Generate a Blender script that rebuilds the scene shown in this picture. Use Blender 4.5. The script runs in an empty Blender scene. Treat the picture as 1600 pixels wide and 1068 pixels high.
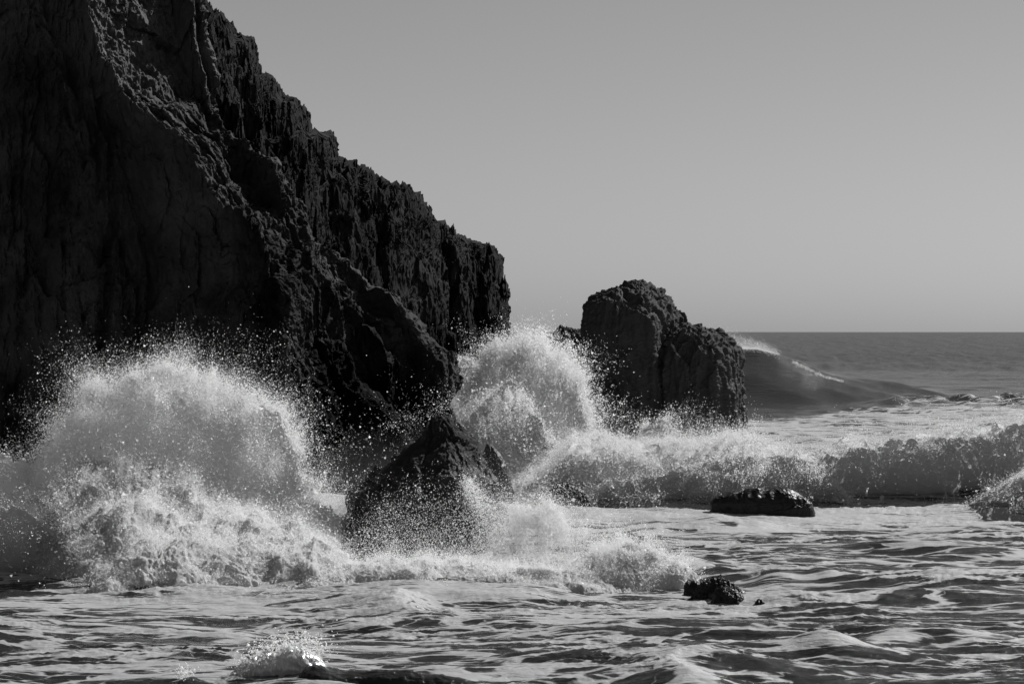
import bpy, math
import numpy as np

R = math.radians
scene = bpy.context.scene
COL = scene.collection

# ------------------------------------------------------------------ camera
H_CAM = 6.0                       # eye height over the water, metres
FPX = 85.0 / 36.0 * 1600.0        # focal length in photo pixels
HZ = 518.0                        # horizon row in the photo
cam_d = bpy.data.cameras.new("camera")
cam = bpy.data.objects.new("camera", cam_d)
COL.objects.link(cam)
cam_d.lens = 85.0
cam_d.sensor_width = 36.0
cam_d.clip_start = 0.5
cam_d.clip_end = 60000.0
cam.location = (0, 0, H_CAM)
cam.rotation_euler = (R(90) - math.atan((534 - HZ) / FPX), 0, 0)
scene.camera = cam

# ------------------------------------------------------------------ sky, sun, exposure
SUN_AZ, SUN_EL = 55.0, 44.0       # degrees right of the view direction, degrees up
world = bpy.data.worlds.new("World")
scene.world = world
world.use_nodes = True
wn, wl = world.node_tree.nodes, world.node_tree.links
wn.clear()
w_sky = wn.new("ShaderNodeTexSky")
w_sky.sky_type = 'NISHITA'
w_sky.sun_disc = False
w_sky.sun_elevation = R(SUN_EL)
w_sky.sun_rotation = R(SUN_AZ)
w_sky.air_density = 0.8
w_sky.dust_density = 0.7
w_sky.ozone_density = 1.0
w_bw = wn.new("ShaderNodeRGBToBW")
w_bg = wn.new("ShaderNodeBackground")
w_bg.inputs["Strength"].default_value = 0.05
w_out = wn.new("ShaderNodeOutputWorld")
wl.new(w_sky.outputs[0], w_bw.inputs[0])
wl.new(w_bw.outputs[0], w_bg.inputs["Color"])
wl.new(w_bg.outputs[0], w_out.inputs["Surface"])

sun_d = bpy.data.lights.new("sun", 'SUN')
sun = bpy.data.objects.new("sun", sun_d)
COL.objects.link(sun)
sun_d.energy = 5.0
sun_d.angle = R(0.5)
sun_d.color = (1.0, 1.0, 1.0)     # the photograph is black and white
import mathutils
sun_dir = mathutils.Vector((math.sin(R(SUN_AZ)) * math.cos(R(SUN_EL)), math.cos(R(SUN_AZ)) * math.cos(R(SUN_EL)), math.sin(R(SUN_EL))))
sun.rotation_euler = sun_dir.to_track_quat('Z', 'Y').to_euler()

scene.view_settings.view_transform = 'Standard'
scene.view_settings.look = 'None'
scene.view_settings.gamma = 1.0
scene.view_settings.exposure = 0.4
scene.cycles.max_bounces = 24
scene.cycles.volume_bounces = 20
scene.cycles.volume_step_rate = 1.0
scene.cycles.volume_max_steps = 256
scene.cycles.diffuse_bounces = 16
scene.cycles.glossy_bounces = 3
scene.cycles.transmission_bounces = 4
scene.cycles.caustics_reflective = False
scene.cycles.caustics_refractive = False
scene.cycles.use_denoising = True

# ------------------------------------------------------------------ noise
rng = np.random.default_rng(7)
_PERM = rng.permutation(256).astype(np.int32)
_PERM = np.concatenate([_PERM, _PERM, _PERM])
_G = rng.normal(size=(256, 3)); _G /= np.linalg.norm(_G, axis=1)[:, None]
_G = _G.astype(np.float32)
_RND = rng.random((256, 8)).astype(np.float32)


def pn(p):
    """gradient noise, p (N,3) -> about -1..1"""
    p = p.astype(np.float32)
    f = np.floor(p)
    i = f.astype(np.int64) & 255
    f = p - f
    u = f * f * f * (f * (f * 6 - 15) + 10)
    out = 0
    for dx in (0, 1):
        a = _PERM[i[:, 0] + dx]
        wx = u[:, 0] if dx else 1 - u[:, 0]
        for dy in (0, 1):
            b = _PERM[a + i[:, 1] + dy]
            wy = wx * (u[:, 1] if dy else 1 - u[:, 1])
            for dz in (0, 1):
                g = _G[_PERM[b + i[:, 2] + dz]]
                d = g[:, 0] * (f[:, 0] - dx) + g[:, 1] * (f[:, 1] - dy) + g[:, 2] * (f[:, 2] - dz)
                out = out + d * (wy * (u[:, 2] if dz else 1 - u[:, 2]))
    return out * 1.5


def fbm(p, octv=5, gain=0.5, lac=2.03):
    s, a = 0, 1.0
    for k in range(octv):
        s = s + a * pn(p + 17.3 * k)
        p = p * lac
        a *= gain
    return s


def ridged(p, octv=5, gain=0.5, lac=2.07):
    s, a = 0, 1.0
    for k in range(octv):
        n = 1 - np.abs(pn(p + 11.7 * k)) * 1.6
        s = s + a * n
        p = p * lac
        a *= gain
    return s


def billow(p, octv=4, gain=0.5, lac=2.1):
    s, a = 0, 1.0
    for k in range(octv):
        s = s + a * (np.abs(pn(p + 5.1 * k)) * 2 - 0.5)
        p = p * lac
        a *= gain
    return s


def cells(p, tilt=0.8):
    """blocky facets: every Voronoi cell is a plane of random height and tilt"""
    p = p.astype(np.float32)
    base = np.floor(p)
    best = np.full(len(p), 9.0, np.float32)
    val = np.zeros(len(p), np.float32)
    for dx in (-1, 0, 1):
        for dy in (-1, 0, 1):
            for dz in (-1, 0, 1):
                c = base + np.array([dx, dy, dz], np.float32)
                ci = c.astype(np.int64) & 255
                h = _PERM[_PERM[_PERM[ci[:, 0]] + ci[:, 1]] + ci[:, 2]]
                r = _RND[h]
                dlt = p - (c + r[:, :3])
                d2 = np.einsum('ij,ij->i', dlt, dlt)
                m = d2 < best
                v = (r[:, 3] - 0.5) + tilt * np.einsum('ij,ij->i', dlt, r[:, 4:7] - 0.5) * 2
                best = np.where(m, d2, best)
                val = np.where(m, v, val)
    return val


def edges(p):
    """distance-like measure to the nearest Voronoi wall (for cracks)"""
    p = p.astype(np.float32)
    base = np.floor(p)
    f1 = np.full(len(p), 9.0, np.float32); f2 = f1.copy()
    for dx in (-1, 0, 1):
        for dy in (-1, 0, 1):
            for dz in (-1, 0, 1):
                c = base + np.array([dx, dy, dz], np.float32)
                ci = c.astype(np.int64) & 255
                r = _RND[_PERM[_PERM[_PERM[ci[:, 0]] + ci[:, 1]] + ci[:, 2]]]
                dlt = p - (c + r[:, :3])
                d2 = np.sqrt(np.einsum('ij,ij->i', dlt, dlt))
                f2 = np.minimum(f2, np.maximum(f1, d2))
                f1 = np.minimum(f1, d2)
    return f2 - f1


def smooth(a, b, x):
    t = np.clip((x - a) / (b - a), 0, 1)
    return t * t * (3 - 2 * t)


# ------------------------------------------------------------------ helpers
def P(px, py, d):
    """photo pixel and distance -> point in the world (metres)"""
    px, py, d = np.broadcast_arrays(np.asarray(px, float), np.asarray(py, float), np.asarray(d, float))
    return np.stack([(px - 800) / FPX * d, d, H_CAM - (py - HZ) / FPX * d], -1)


def Zof(py, d):
    return H_CAM - (np.asarray(py, float) - HZ) / FPX * d


def make_mesh(name, verts, faces, mat, parent=None, flat=False):
    """faces: (M,4) or (M,3) int array"""
    me = bpy.data.meshes.new(name)
    verts = np.ascontiguousarray(verts, np.float32)
    faces = np.ascontiguousarray(faces, np.int32)
    n, k = faces.shape
    me.vertices.add(len(verts))
    me.vertices.foreach_set("co", verts.ravel())
    me.loops.add(n * k)
    me.loops.foreach_set("vertex_index", faces.ravel())
    me.polygons.add(n)
    me.polygons.foreach_set("loop_start", np.arange(0, n * k, k, dtype=np.int32))
    me.polygons.foreach_set("use_smooth", np.full(n, not flat, bool))
    me.materials.append(mat)
    me.update(calc_edges=True)
    ob = bpy.data.objects.new(name, me)
    COL.objects.link(ob)
    if parent is not None:
        ob.parent = parent
        ob.matrix_parent_inverse = mathutils.Matrix.Translation(parent.location).inverted()
    return ob


def grid_faces(nr, nc, wrap=False):
    r = np.arange(nr - 1)[:, None]
    c = np.arange(nc if wrap else nc - 1)[None, :]
    c2 = (c + 1) % nc
    a = r * nc + c
    b = r * nc + c2
    return np.stack([a, b, b + nc, a + nc], -1).reshape(-1, 4)


def grid_normals(V):
    """V (nr,nc,3): normals by finite differences"""
    du = np.gradient(V, axis=1)
    dv = np.gradient(V, axis=0)
    n = np.cross(du, dv)
    n /= np.linalg.norm(n, axis=-1, keepdims=True) + 1e-9
    return n


def thing(name, label, cat, loc, group=None):
    o = bpy.data.objects.new(name, None)
    COL.objects.link(o)
    o.empty_display_size = 0.5
    o.location = loc
    o["label"] = label
    o["category"] = cat
    if group:
        o["group"] = group
    return o


def tag(o, label, cat, group=None):
    o["label"] = label
    o["category"] = cat
    if group:
        o["group"] = group
    return o


# ------------------------------------------------------------------ materials
def new_mat(name):
    m = bpy.data.materials.new(name)
    m.use_nodes = True
    nt = m.node_tree
    nt.nodes.clear()
    out = nt.nodes.new("ShaderNodeOutputMaterial")
    return m, nt.nodes, nt.links, out


def rock_mat(name, lo, hi, wet=2.0, scale=1.0, spec=0.06, dry_lit_top=0.0):
    m, N, L, out = new_mat(name)
    geo = N.new("ShaderNodeNewGeometry")
    n1 = N.new("ShaderNodeTexNoise"); n1.inputs["Scale"].default_value = 0.16 * scale
    n1.inputs["Detail"].default_value = 8; n1.inputs["Roughness"].default_value = 0.65
    L.new(geo.outputs["Position"], n1.inputs["Vector"])
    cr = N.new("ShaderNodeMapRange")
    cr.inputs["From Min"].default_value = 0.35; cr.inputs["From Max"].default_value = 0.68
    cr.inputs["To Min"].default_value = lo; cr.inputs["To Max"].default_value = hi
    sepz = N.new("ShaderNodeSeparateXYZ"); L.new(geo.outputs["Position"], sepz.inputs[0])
    dry_light = N.new("ShaderNodeMapRange")  # dry/wet rock tone by height, with sunlit swath and low shadow painted in
    dry_light.inputs["From Min"].default_value = 3.0; dry_light.inputs["From Max"].default_value = 20.0
    dry_light.inputs["To Min"].default_value = -0.08; dry_light.inputs["To Max"].default_value = dry_lit_top
    L.new(sepz.outputs["Z"], dry_light.inputs["Value"])
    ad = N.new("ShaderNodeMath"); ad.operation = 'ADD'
    L.new(n1.outputs["Fac"], ad.inputs[0]); L.new(dry_light.outputs[0], ad.inputs[1])
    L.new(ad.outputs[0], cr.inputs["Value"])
    mp = N.new("ShaderNodeMapping"); mp.inputs["Scale"].default_value = (1, 1, 0.55)
    L.new(geo.outputs["Position"], mp.inputs["Vector"])
    n2 = N.new("ShaderNodeTexNoise"); n2.inputs["Scale"].default_value = 2.2 * scale
    n2.noise_type = 'RIDGED_MULTIFRACTAL'
    n2.inputs["Detail"].default_value = 7; n2.inputs["Roughness"].default_value = 0.6
    L.new(mp.outputs[0], n2.inputs["Vector"])
    bump = N.new("ShaderNodeBump"); bump.inputs["Strength"].default_value = 1.0
    bump.inputs["Distance"].default_value = 0.15 / scale
    L.new(n2.outputs["Fac"], bump.inputs["Height"])
    sep = N.new("ShaderNodeSeparateXYZ"); L.new(geo.outputs["Position"], sep.inputs[0])
    ro = N.new("ShaderNodeMapRange")
    ro.inputs["From Min"].default_value = wet * 0.4; ro.inputs["From Max"].default_value = wet
    ro.inputs["To Min"].default_value = 0.42; ro.inputs["To Max"].default_value = 0.85
    L.new(sep.outputs["Z"], ro.inputs["Value"])
    b = N.new("ShaderNodeBsdfPrincipled")
    b.inputs["Specular IOR Level"].default_value = spec
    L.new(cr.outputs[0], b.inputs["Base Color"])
    L.new(ro.outputs[0], b.inputs["Roughness"])
    L.new(bump.outputs[0], b.inputs["Normal"])
    L.new(b.outputs[0], out.inputs["Surface"])
    return m


def spray_mat(name, alb, trans, bump_d=0.0, bump_s=6.0):
    m, N, L, out = new_mat(name)
    d = N.new("ShaderNodeBsdfDiffuse"); d.inputs["Color"].default_value = (alb, alb, alb, 1)
    t = N.new("ShaderNodeBsdfTranslucent"); t.inputs["Color"].default_value = (alb, alb, alb, 1)
    mx = N.new("ShaderNodeMixShader"); mx.inputs[0].default_value = trans
    if bump_d:
        geo = N.new("ShaderNodeNewGeometry")
        n2 = N.new("ShaderNodeTexNoise"); n2.inputs["Scale"].default_value = bump_s
        n2.inputs["Detail"].default_value = 8; n2.inputs["Roughness"].default_value = 0.7
        L.new(geo.outputs["Position"], n2.inputs["Vector"])
        bump = N.new("ShaderNodeBump"); bump.inputs["Strength"].default_value = 1.0
        bump.inputs["Distance"].default_value = bump_d
        L.new(n2.outputs["Fac"], bump.inputs["Height"])
        L.new(bump.outputs[0], d.inputs["Normal"])
    L.new(d.outputs[0], mx.inputs[1]); L.new(t.outputs[0], mx.inputs[2])
    L.new(mx.outputs[0], out.inputs["Surface"])
    return m


def mist_mat(name, density, scale=1.1, lo=0.36, hi=0.60, floor=0.06, thin_up=None):
    """thrown water: billows of dense spray with thin gaps between them"""
    m, N, L, out = new_mat(name)
    geo = N.new("ShaderNodeNewGeometry")
    wz = N.new("ShaderNodeTexNoise"); wz.inputs["Scale"].default_value = scale * 0.6; wz.inputs["Detail"].default_value = 2
    L.new(geo.outputs["Position"], wz.inputs["Vector"])
    wsc = N.new("ShaderNodeVectorMath"); wsc.operation = 'SCALE'; wsc.inputs["Scale"].default_value = 1.0 / scale
    L.new(wz.outputs["Color"], wsc.inputs[0])
    wad = N.new("ShaderNodeVectorMath"); wad.operation = 'ADD'
    L.new(geo.outputs["Position"], wad.inputs[0]); L.new(wsc.outputs[0], wad.inputs[1])
    n = N.new("ShaderNodeTexNoise"); n.inputs["Scale"].default_value = scale
    n.inputs["Detail"].default_value = 6; n.inputs["Roughness"].default_value = 0.6
    L.new(wad.outputs[0], n.inputs["Vector"])
    mr = N.new("ShaderNodeMapRange"); mr.interpolation_type = 'SMOOTHSTEP'
    mr.inputs["From Min"].default_value = lo; mr.inputs["From Max"].default_value = hi
    mr.inputs["To Min"].default_value = density * floor; mr.inputs["To Max"].default_value = density
    L.new(n.outputs["Fac"], mr.inputs["Value"])
    if thin_up:                     # hanging mist thins out with height
        sz = N.new("ShaderNodeSeparateXYZ"); L.new(geo.outputs["Position"], sz.inputs[0])
        fz = N.new("ShaderNodeMapRange"); fz.interpolation_type = 'SMOOTHSTEP'
        fz.inputs["From Min"].default_value = thin_up[0]; fz.inputs["From Max"].default_value = thin_up[1]
        fz.inputs["To Min"].default_value = 1.0; fz.inputs["To Max"].default_value = 0.0
        L.new(sz.outputs["Z"], fz.inputs["Value"])
        ml = N.new("ShaderNodeMath"); ml.operation = 'MULTIPLY'
        L.new(mr.outputs[0], ml.inputs[0]); L.new(fz.outputs[0], ml.inputs[1])
        mr = ml
    v = N.new("ShaderNodeVolumeScatter")
    v.inputs["Color"].default_value = (0.997, 0.997, 0.997, 1)
    L.new(mr.outputs[0], v.inputs["Density"])
    v.inputs["Anisotropy"].default_value = 0.45
    L.new(v.outputs[0], out.inputs["Volume"])
    return m


M_MIST = mist_mat("dense_spray", 1.7)
M_BANK = mist_mat("breaker_spray", 3.0, 1.3, 0.36, 0.62, 0.14)
M_WALL = mist_mat("dense_breaker_spray", 2.6, 0.5, 0.30, 0.60, 0.5)
M_THIN = mist_mat("thin_spray", 0.009, 0.5, 0.25, 0.65, 0.3, (-0.2, 3.0))
M_CLIFF = rock_mat("dark_cliff_rock", 0.0028, 0.085, spec=0.03, dry_lit_top=0.12)  # upper tone lifted to paint in the sunlit swath
M_HEAD = rock_mat("headland_rock", 0.008, 0.030, spec=0.03)
M_STACK = rock_mat("stack_rock", 0.05, 0.075, 4.0)  # base colour lifted to stand in for distance haze
M_WET = rock_mat("wet_rock", 0.008, 0.022, 3.0, 2.0, 0.25)
M_FOAM = spray_mat("foam", 0.55, 0.35, 0.06, 9.0)
M_DROP = spray_mat("spray_drops", 0.96, 0.55)


def water_mat():
    m, N, L, out = new_mat("sea_water")
    geo = N.new("ShaderNodeNewGeometry")
    att = N.new("ShaderNodeAttribute"); att.attribute_name = "foam"
    mp = N.new("ShaderNodeMapping"); mp.inputs["Scale"].default_value = (0.32, 1.0, 1.0)
    L.new(geo.outputs["Position"], mp.inputs["Vector"])
    # slow warp of the foam streaks
    wz = N.new("ShaderNodeTexNoise"); wz.inputs["Scale"].default_value = 0.35; wz.inputs["Detail"].default_value = 3
    L.new(mp.outputs[0], wz.inputs["Vector"])
    wsub = N.new("ShaderNodeVectorMath"); wsub.operation = 'SUBTRACT'; wsub.inputs[1].default_value = (0.5, 0.5, 0.5)
    L.new(wz.outputs["Color"], wsub.inputs[0])
    wsc = N.new("ShaderNodeVectorMath"); wsc.operation = 'SCALE'; wsc.inputs["Scale"].default_value = 4.0
    L.new(wsub.outputs[0], wsc.inputs[0])
    wad = N.new("ShaderNodeVectorMath"); wad.operation = 'ADD'
    L.new(mp.outputs[0], wad.inputs[0]); L.new(wsc.outputs[0], wad.inputs[1])
    n1 = N.new("ShaderNodeTexNoise"); n1.inputs["Scale"].default_value = 0.75
    n1.inputs["Detail"].default_value = 12; n1.inputs["Roughness"].default_value = 0.74
    L.new(wad.outputs[0], n1.inputs["Vector"])
    vo = N.new("ShaderNodeTexVoronoi"); vo.feature = 'DISTANCE_TO_EDGE'; vo.inputs["Scale"].default_value = 1.1
    L.new(wad.outputs[0], vo.inputs["Vector"])
    lace = N.new("ShaderNodeMapRange")
    lace.inputs["From Min"].default_value = 0.0; lace.inputs["From Max"].default_value = 0.16
    lace.inputs["To Min"].default_value = 0.22; lace.inputs["To Max"].default_value = -0.05
    L.new(vo.outputs["Distance"], lace.inputs["Value"])
    vo2 = N.new("ShaderNodeTexVoronoi"); vo2.feature = 'DISTANCE_TO_EDGE'; vo2.inputs["Scale"].default_value = 3.1
    L.new(wad.outputs[0], vo2.inputs["Vector"])
    lace2 = N.new("ShaderNodeMapRange")
    lace2.inputs["From Min"].default_value = 0.0; lace2.inputs["From Max"].default_value = 0.14
    lace2.inputs["To Min"].default_value = 0.13; lace2.inputs["To Max"].default_value = -0.03
    L.new(vo2.outputs["Distance"], lace2.inputs["Value"])
    s0 = N.new("ShaderNodeMath"); s0.operation = 'ADD'
    L.new(lace.outputs[0], s0.inputs[0]); L.new(lace2.outputs[0], s0.inputs[1])
    s1 = N.new("ShaderNodeMath"); s1.operation = 'ADD'
    L.new(n1.outputs["Fac"], s1.inputs[0]); L.new(s0.outputs[0], s1.inputs[1])
    s2 = N.new("ShaderNodeMath"); s2.operation = 'ADD'
    L.new(s1.outputs[0], s2.inputs[0]); L.new(att.outputs["Fac"], s2.inputs[1])
    fm = N.new("ShaderNodeMapRange"); fm.interpolation_type = 'SMOOTHSTEP'
    fm.inputs["From Min"].default_value = 0.96; fm.inputs["From Max"].default_value = 1.10
    L.new(s2.outputs[0], fm.inputs["Value"])
    # ripples
    n3 = N.new("ShaderNodeTexNoise"); n3.inputs["Scale"].default_value = 3.0
    n3.inputs["Detail"].default_value = 8; n3.inputs["Roughness"].default_value = 0.6
    L.new(mp.outputs[0], n3.inputs["Vector"])
    bump = N.new("ShaderNodeBump"); bump.inputs["Strength"].default_value = 0.8
    bump.inputs["Distance"].default_value = 0.16
    L.new(n3.outputs["Fac"], bump.inputs["Height"])
    wb = N.new("ShaderNodeBsdfPrincipled")
    wb.inputs["Base Color"].default_value = (0.020, 0.020, 0.020, 1)
    wb.inputs["Roughness"].default_value = 0.11
    wb.inputs["Specular IOR Level"].default_value = 0.22
    wb.inputs["IOR"].default_value = 1.33
    L.new(bump.outputs[0], wb.inputs["Normal"])
    sp = N.new("ShaderNodeSeparateXYZ"); L.new(geo.outputs["Position"], sp.inputs[0])
    rg = N.new("ShaderNodeMapRange")      # waves too small to resolve far out act as roughness
    rg.inputs["From Min"].default_value = 150.0; rg.inputs["From Max"].default_value = 500.0
    rg.inputs["To Min"].default_value = 0.09; rg.inputs["To Max"].default_value = 0.30
    L.new(sp.outputs["Y"], rg.inputs["Value"]); L.new(rg.outputs[0], wb.inputs["Roughness"])
    fb = N.new("ShaderNodeBsdfPrincipled")
    fb.inputs["Base Color"].default_value = (0.27, 0.27, 0.27, 1)
    fb.inputs["Roughness"].default_value = 0.6
    bump2 = N.new("ShaderNodeBump"); bump2.inputs["Strength"].default_value = 0.8
    bump2.inputs["Distance"].default_value = 0.1
    L.new(n1.outputs["Fac"], bump2.inputs["Height"])
    L.new(bump.outputs[0], bump2.inputs["Normal"])
    L.new(bump2.outputs[0], fb.inputs["Normal"])
    mx = N.new("ShaderNodeMixShader")
    L.new(fm.outputs[0], mx.inputs[0]); L.new(wb.outputs[0], mx.inputs[1]); L.new(fb.outputs[0], mx.inputs[2])
    L.new(mx.outputs[0], out.inputs["Surface"])
    return m


M_WATER = water_mat()


# ------------------------------------------------------------------ the sea
def wave_height(x, y):
    """height of the sea in metres at world x, y (arrays)"""
    d = y
    z = np.zeros_like(x)
    wr = np.random.default_rng(21)
    step = d * d / (FPX * H_CAM) * 0.6        # distance between mesh rows here
    for k in range(60):
        lam = 0.6 * (22 ** wr.random())
        th = wr.normal(0, 0.33) + 0.14
        ph = wr.random() * 6.28
        amp = 0.0062 * lam ** 0.7 * (0.6 if lam < 2 else 1.0)
        fade = 1 - smooth(0.12, 0.35, step / lam)
        s = np.sin((x * np.sin(th) + y * np.cos(th)) * 6.283 / lam + ph + 0.8 * np.sin(x * 0.13 + k))
        z += amp * fade * (np.exp(s * 0.9) - 1.2)
    z *= 0.35 + 1.0 * smooth(-0.45, 0.55, pn(np.stack([x / 5.0, y / 3.2, 0 * x + 21], -1)))
    # long open-sea swell, seen right up to the horizon
    far = smooth(150, 400, d)
    z += far * (1 - smooth(400, 900, d)) * 0.45 * np.sin(y / 17.0 + 0.6 * np.sin(x / 60) + x / 140)
    z += smooth(900, 3000, d) * 0.8 * np.sin(x / 31.0 + np.sin(y / 400.0) * 3) * np.sin(x / 77.0 + 1)
    fq = np.stack([x / (2 + 0.0035 * y), FPX * H_CAM / y / 2.6, 0 * x + 5], -1)
    z += smooth(235, 420, d) * (0.18 + 0.0004 * np.minimum(d, 6000)) * fbm(fq, 4, 0.6)
    q = np.stack([x * 0.5, y, 0 * x], -1)
    near = 1 - smooth(70, 170, d)
    wq = q * np.array([0.7, 1, 1]) + 0.5 * fbm(q * 0.5, 2)[:, None]
    z += near * (0.05 * ridged(wq * 0.8, 3) + 0.034 * (0.5 + 1.1 * smooth(-0.4, 0.5, pn(wq * 0.35 + 60))) * ridged(wq * 2.6 + 3, 4, 0.66) - 0.13)
    mid = 1 - smooth(130, 260, d)
    z += 0.10 * mid * fbm(q * 0.28 + 40, 3)
    return z


WAVELETS = []    # (px1,py1, px2,py2, height, front width, back width): crests on the flat sea


def crest(p1, p2, hgt, wf, wb):
    WAVELETS.append((p1, p2, hgt, wf, wb))


crest((1010, 1075), (1250, 1010), 0.42, 1.0, 2.2)
crest((1230, 1012), (1500, 1000), 0.34, 1.0, 2.2)
crest((1080, 915), (1640, 905), 0.36, 1.3, 2.6)
crest((560, 945), (860, 930), 0.45, 1.0, 2.6)
crest((280, 1085), (820, 1085), 0.42, 0.6, 1.6)
crest((40, 1000), (420, 985), 0.22, 0.9, 1.6)
crest((820, 812), (1150, 815), 0.35, 2.5, 4.0)
crest((1380, 632), (1700, 632), 1.0, 5.0, 10.0)


def explicit_waves(x, y):
    global FOAM_CREST
    z = np.zeros_like(x)
    FOAM_CREST = np.zeros_like(x)
    px = 800 + x / y * FPX
    for (a, b, hgt, wf, wb) in WAVELETS:
        A = P(a[0], a[1], FPX * H_CAM / (a[1] - HZ)); B = P(b[0], b[1], FPX * H_CAM / (b[1] - HZ))
        ux, uy = B[0] - A[0], B[1] - A[1]
        ln = math.hypot(ux, uy); ux /= ln; uy /= ln
        s = (x - A[0]) * ux + (y - A[1]) * uy
        q = -(x - A[0]) * uy + (y - A[1]) * ux
        q = q + 0.5 * np.sin(s * 0.9 + hgt * 20) + 0.25 * np.sin(s * 2.3)
        endf = smooth(-0.25 * ln, 0.15 * ln, s) * (1 - smooth(0.85 * ln, 1.25 * ln, s))
        prof = np.where(q < 0, np.exp(-np.abs(q / wf) ** 1.2), np.exp(-(np.abs(q) / wb) ** 1.1))
        brk = 0.6 + 0.6 * pn(np.stack([s / 1.6, q / 3, 0 * s + hgt * 30], -1))
        z += hgt * endf * prof * brk
        FOAM_CREST += endf * np.exp(-(np.abs(q + 0.15) / (0.6 * wf)) ** 2) * np.clip(brk, 0, 1) * 0.28
    # the big unbroken wave rising beyond the stack
    cp = np.array([1000, 1100, 1155, 1185, 1215, 1250, 1290, 1330, 1400, 1480])
    ch = np.array([3.6, 4.2, 4.35, 4.3, 3.95, 3.3, 2.3, 1.7, 1.1, 0.0])
    hh = np.interp(px, cp, ch) * smooth(640, 900, px)
    q = y - (213 + 8 * smooth(1200, 1450, px))
    front = np.clip(1 + q / 15.0, 0, 1)
    prof = np.where(q < 0, front * front * (3 - 2 * front) * 0.75 + 0.25 * front ** 4, np.exp(-(q / 22.0) ** 2))
    z += hh * prof
    FOAM_CREST += 0.75 * np.exp(-((q - 0.6) / 1.3) ** 2) * smooth(1225, 1245, px) * (1 - smooth(1300, 1325, px))
    FOAM_CREST += 0.6 * np.exp(-((q - 1.2) / 2.0) ** 2) * (1 - smooth(1200, 1222, px)) * smooth(1000, 1100, px)
    # a lower swell that lifts the water between the cliff and the stack
    z += 2.6 * (1 - smooth(860, 960, px)) * np.exp(-((y - 168) / 14.0) ** 2)
    return z


def foam_density(x, y, z):
    d = y
    px = 800 + x / y * FPX
    py = HZ + H_CAM * FPX / y
    f = np.full_like(x, 0.46)
    f += 0.10 * smooth(66, 78, d) * (1 - smooth(84, 90, d))
    f += 0.20 * (1 - smooth(0, 520, np.abs(px - 450))) * smooth(50, 55.5, d + 1.2 * pn(np.stack([x / 1.5, y / 1.0, 0 * x + 2], -1))) * (1 - smooth(90, 100, d))
    f += 0.09 * smooth(92, 110, d) * (1 - smooth(180, 200, d))
    f -= 0.80 * smooth(178, 205, d + 22 * smooth(1380, 1200, px))
    f += 0.45 * smooth(1380, 1420, px) * np.exp(-((d - 196) / 9.0) ** 2)
    f -= 0.10 * smooth(900, 1300, px) * (1 - smooth(55, 70, d))
    f += FOAM_CREST
    for (rx_, rd, rr) in ((1125, 53.6, 0.9), (1188, 53.0, 0.35), (1190, 78.4, 2.6), (880, 77.2, 1.4), (670, 63.0, 3.2)):
        cx = (rx_ - 800) / FPX * rd
        q_ = np.hypot((x - cx) / 1.5, y - rd + 0.2)
        f += 0.26 * np.exp(-(q_ / rr) ** 2)
    f += 0.75 * smooth(0.75, 0.95, pn(np.stack([x / (5 + 0.01 * y), FPX * H_CAM / y / 1.6, 0 * x + 9], -1))) * smooth(220, 260, d)
    f += 0.10 * fbm(np.stack([x * 0.06, y * 0.12, 0 * x], -1), 3)
    return f


def build_sea():
    dy = np.concatenate([np.arange(1.9, 6, 0.2), np.arange(6, 180, 0.4), np.arange(180, 790, 0.75)])[::-1]
    d = FPX * H_CAM / dy
    d = np.concatenate([d, [16000., 24000., 40000.]])
    px = np.arange(-420, 2021, 2.6)
    D, PX = np.meshgrid(d, px, indexing='ij')
    x = ((PX - 800) / FPX * D).ravel(); y = D.ravel()
    z = wave_height(x, y) + explicit_waves(x, y)
    z = np.where(y > 14000, 0, z)
    V = np.stack([x, y, z], -1)
    ob = make_mesh("sea", V, grid_faces(len(d), len(px)), M_WATER)
    ob["kind"] = "structure"
    at = ob.data.attributes.new("foam", 'FLOAT', 'POINT')
    at.data.foreach_set("value", foam_density(x, y, z).astype(np.float32))
    return ob


def sea_z(x, y):
    x = np.atleast_1d(np.asarray(x, float)); y = np.atleast_1d(np.asarray(y, float))
    return wave_height(x, y) + explicit_waves(x, y)


build_sea()


# ------------------------------------------------------------------ cliffs
def rock_relief(V, scale, amp, vert=0.45, seed=0.0, block=1.0, octs=4, damp=None, fine=1.0, push=None, ky=1.0):
    """push a grid of points in and out along its normals like fractured rock"""
    N = grid_normals(V).reshape(-1, 3)
    if push is not None:
        N = np.repeat(np.array([push], float), len(N), 0)
    p0 = V.reshape(-1, 3) * np.array([1, ky, 1]) + seed
    p = V.reshape(-1, 3) * np.array([1, ky, vert]) + seed
    warp = np.stack([pn(p / scale * 0.7 + 3), pn(p / scale * 0.7 + 31), pn(p / scale * 0.7 + 71)], -1) * 0.35 * scale
    q = (p + warp) / scale
    qs = q * np.array([1, 1, 0.55])
    crack = (1.0 if block >= 1 else 0.25) * np.exp(-edges(qs * np.array([1.5, 1.5, 1.0]) + 2) * 9) * 0.35 + np.exp(-edges(q * 4.3 + 6) * 8) * 0.13
    big = 0.48 * (ridged(qs, 3, 0.5) - 1.2) + 0.62 * block * cells(q * np.array([1.1, 1.1, 0.8]), 1.1)
    small = 0.26 * block * cells(q * 3.1 + 9, 1.2) + 0.10 * block * cells(q * 7.3 + 4, 1.2) + 0.26 * (ridged(qs * 3.1 + 5, octs, 0.62) - 1.4)
    rough = 0.055 * fine * (ridged((p0 + warp) * np.array([1, 1, 0.6]) * 9.0 / scale, octs, 0.7) - 1.6) / 0.8
    if damp is not None:
        k = damp.ravel()
        big = big * k
        small = small * (0.8 + 0.2 * k)
    return V + (N * (amp * (big + small + rough - crack))[:, None]).reshape(V.shape)


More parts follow.
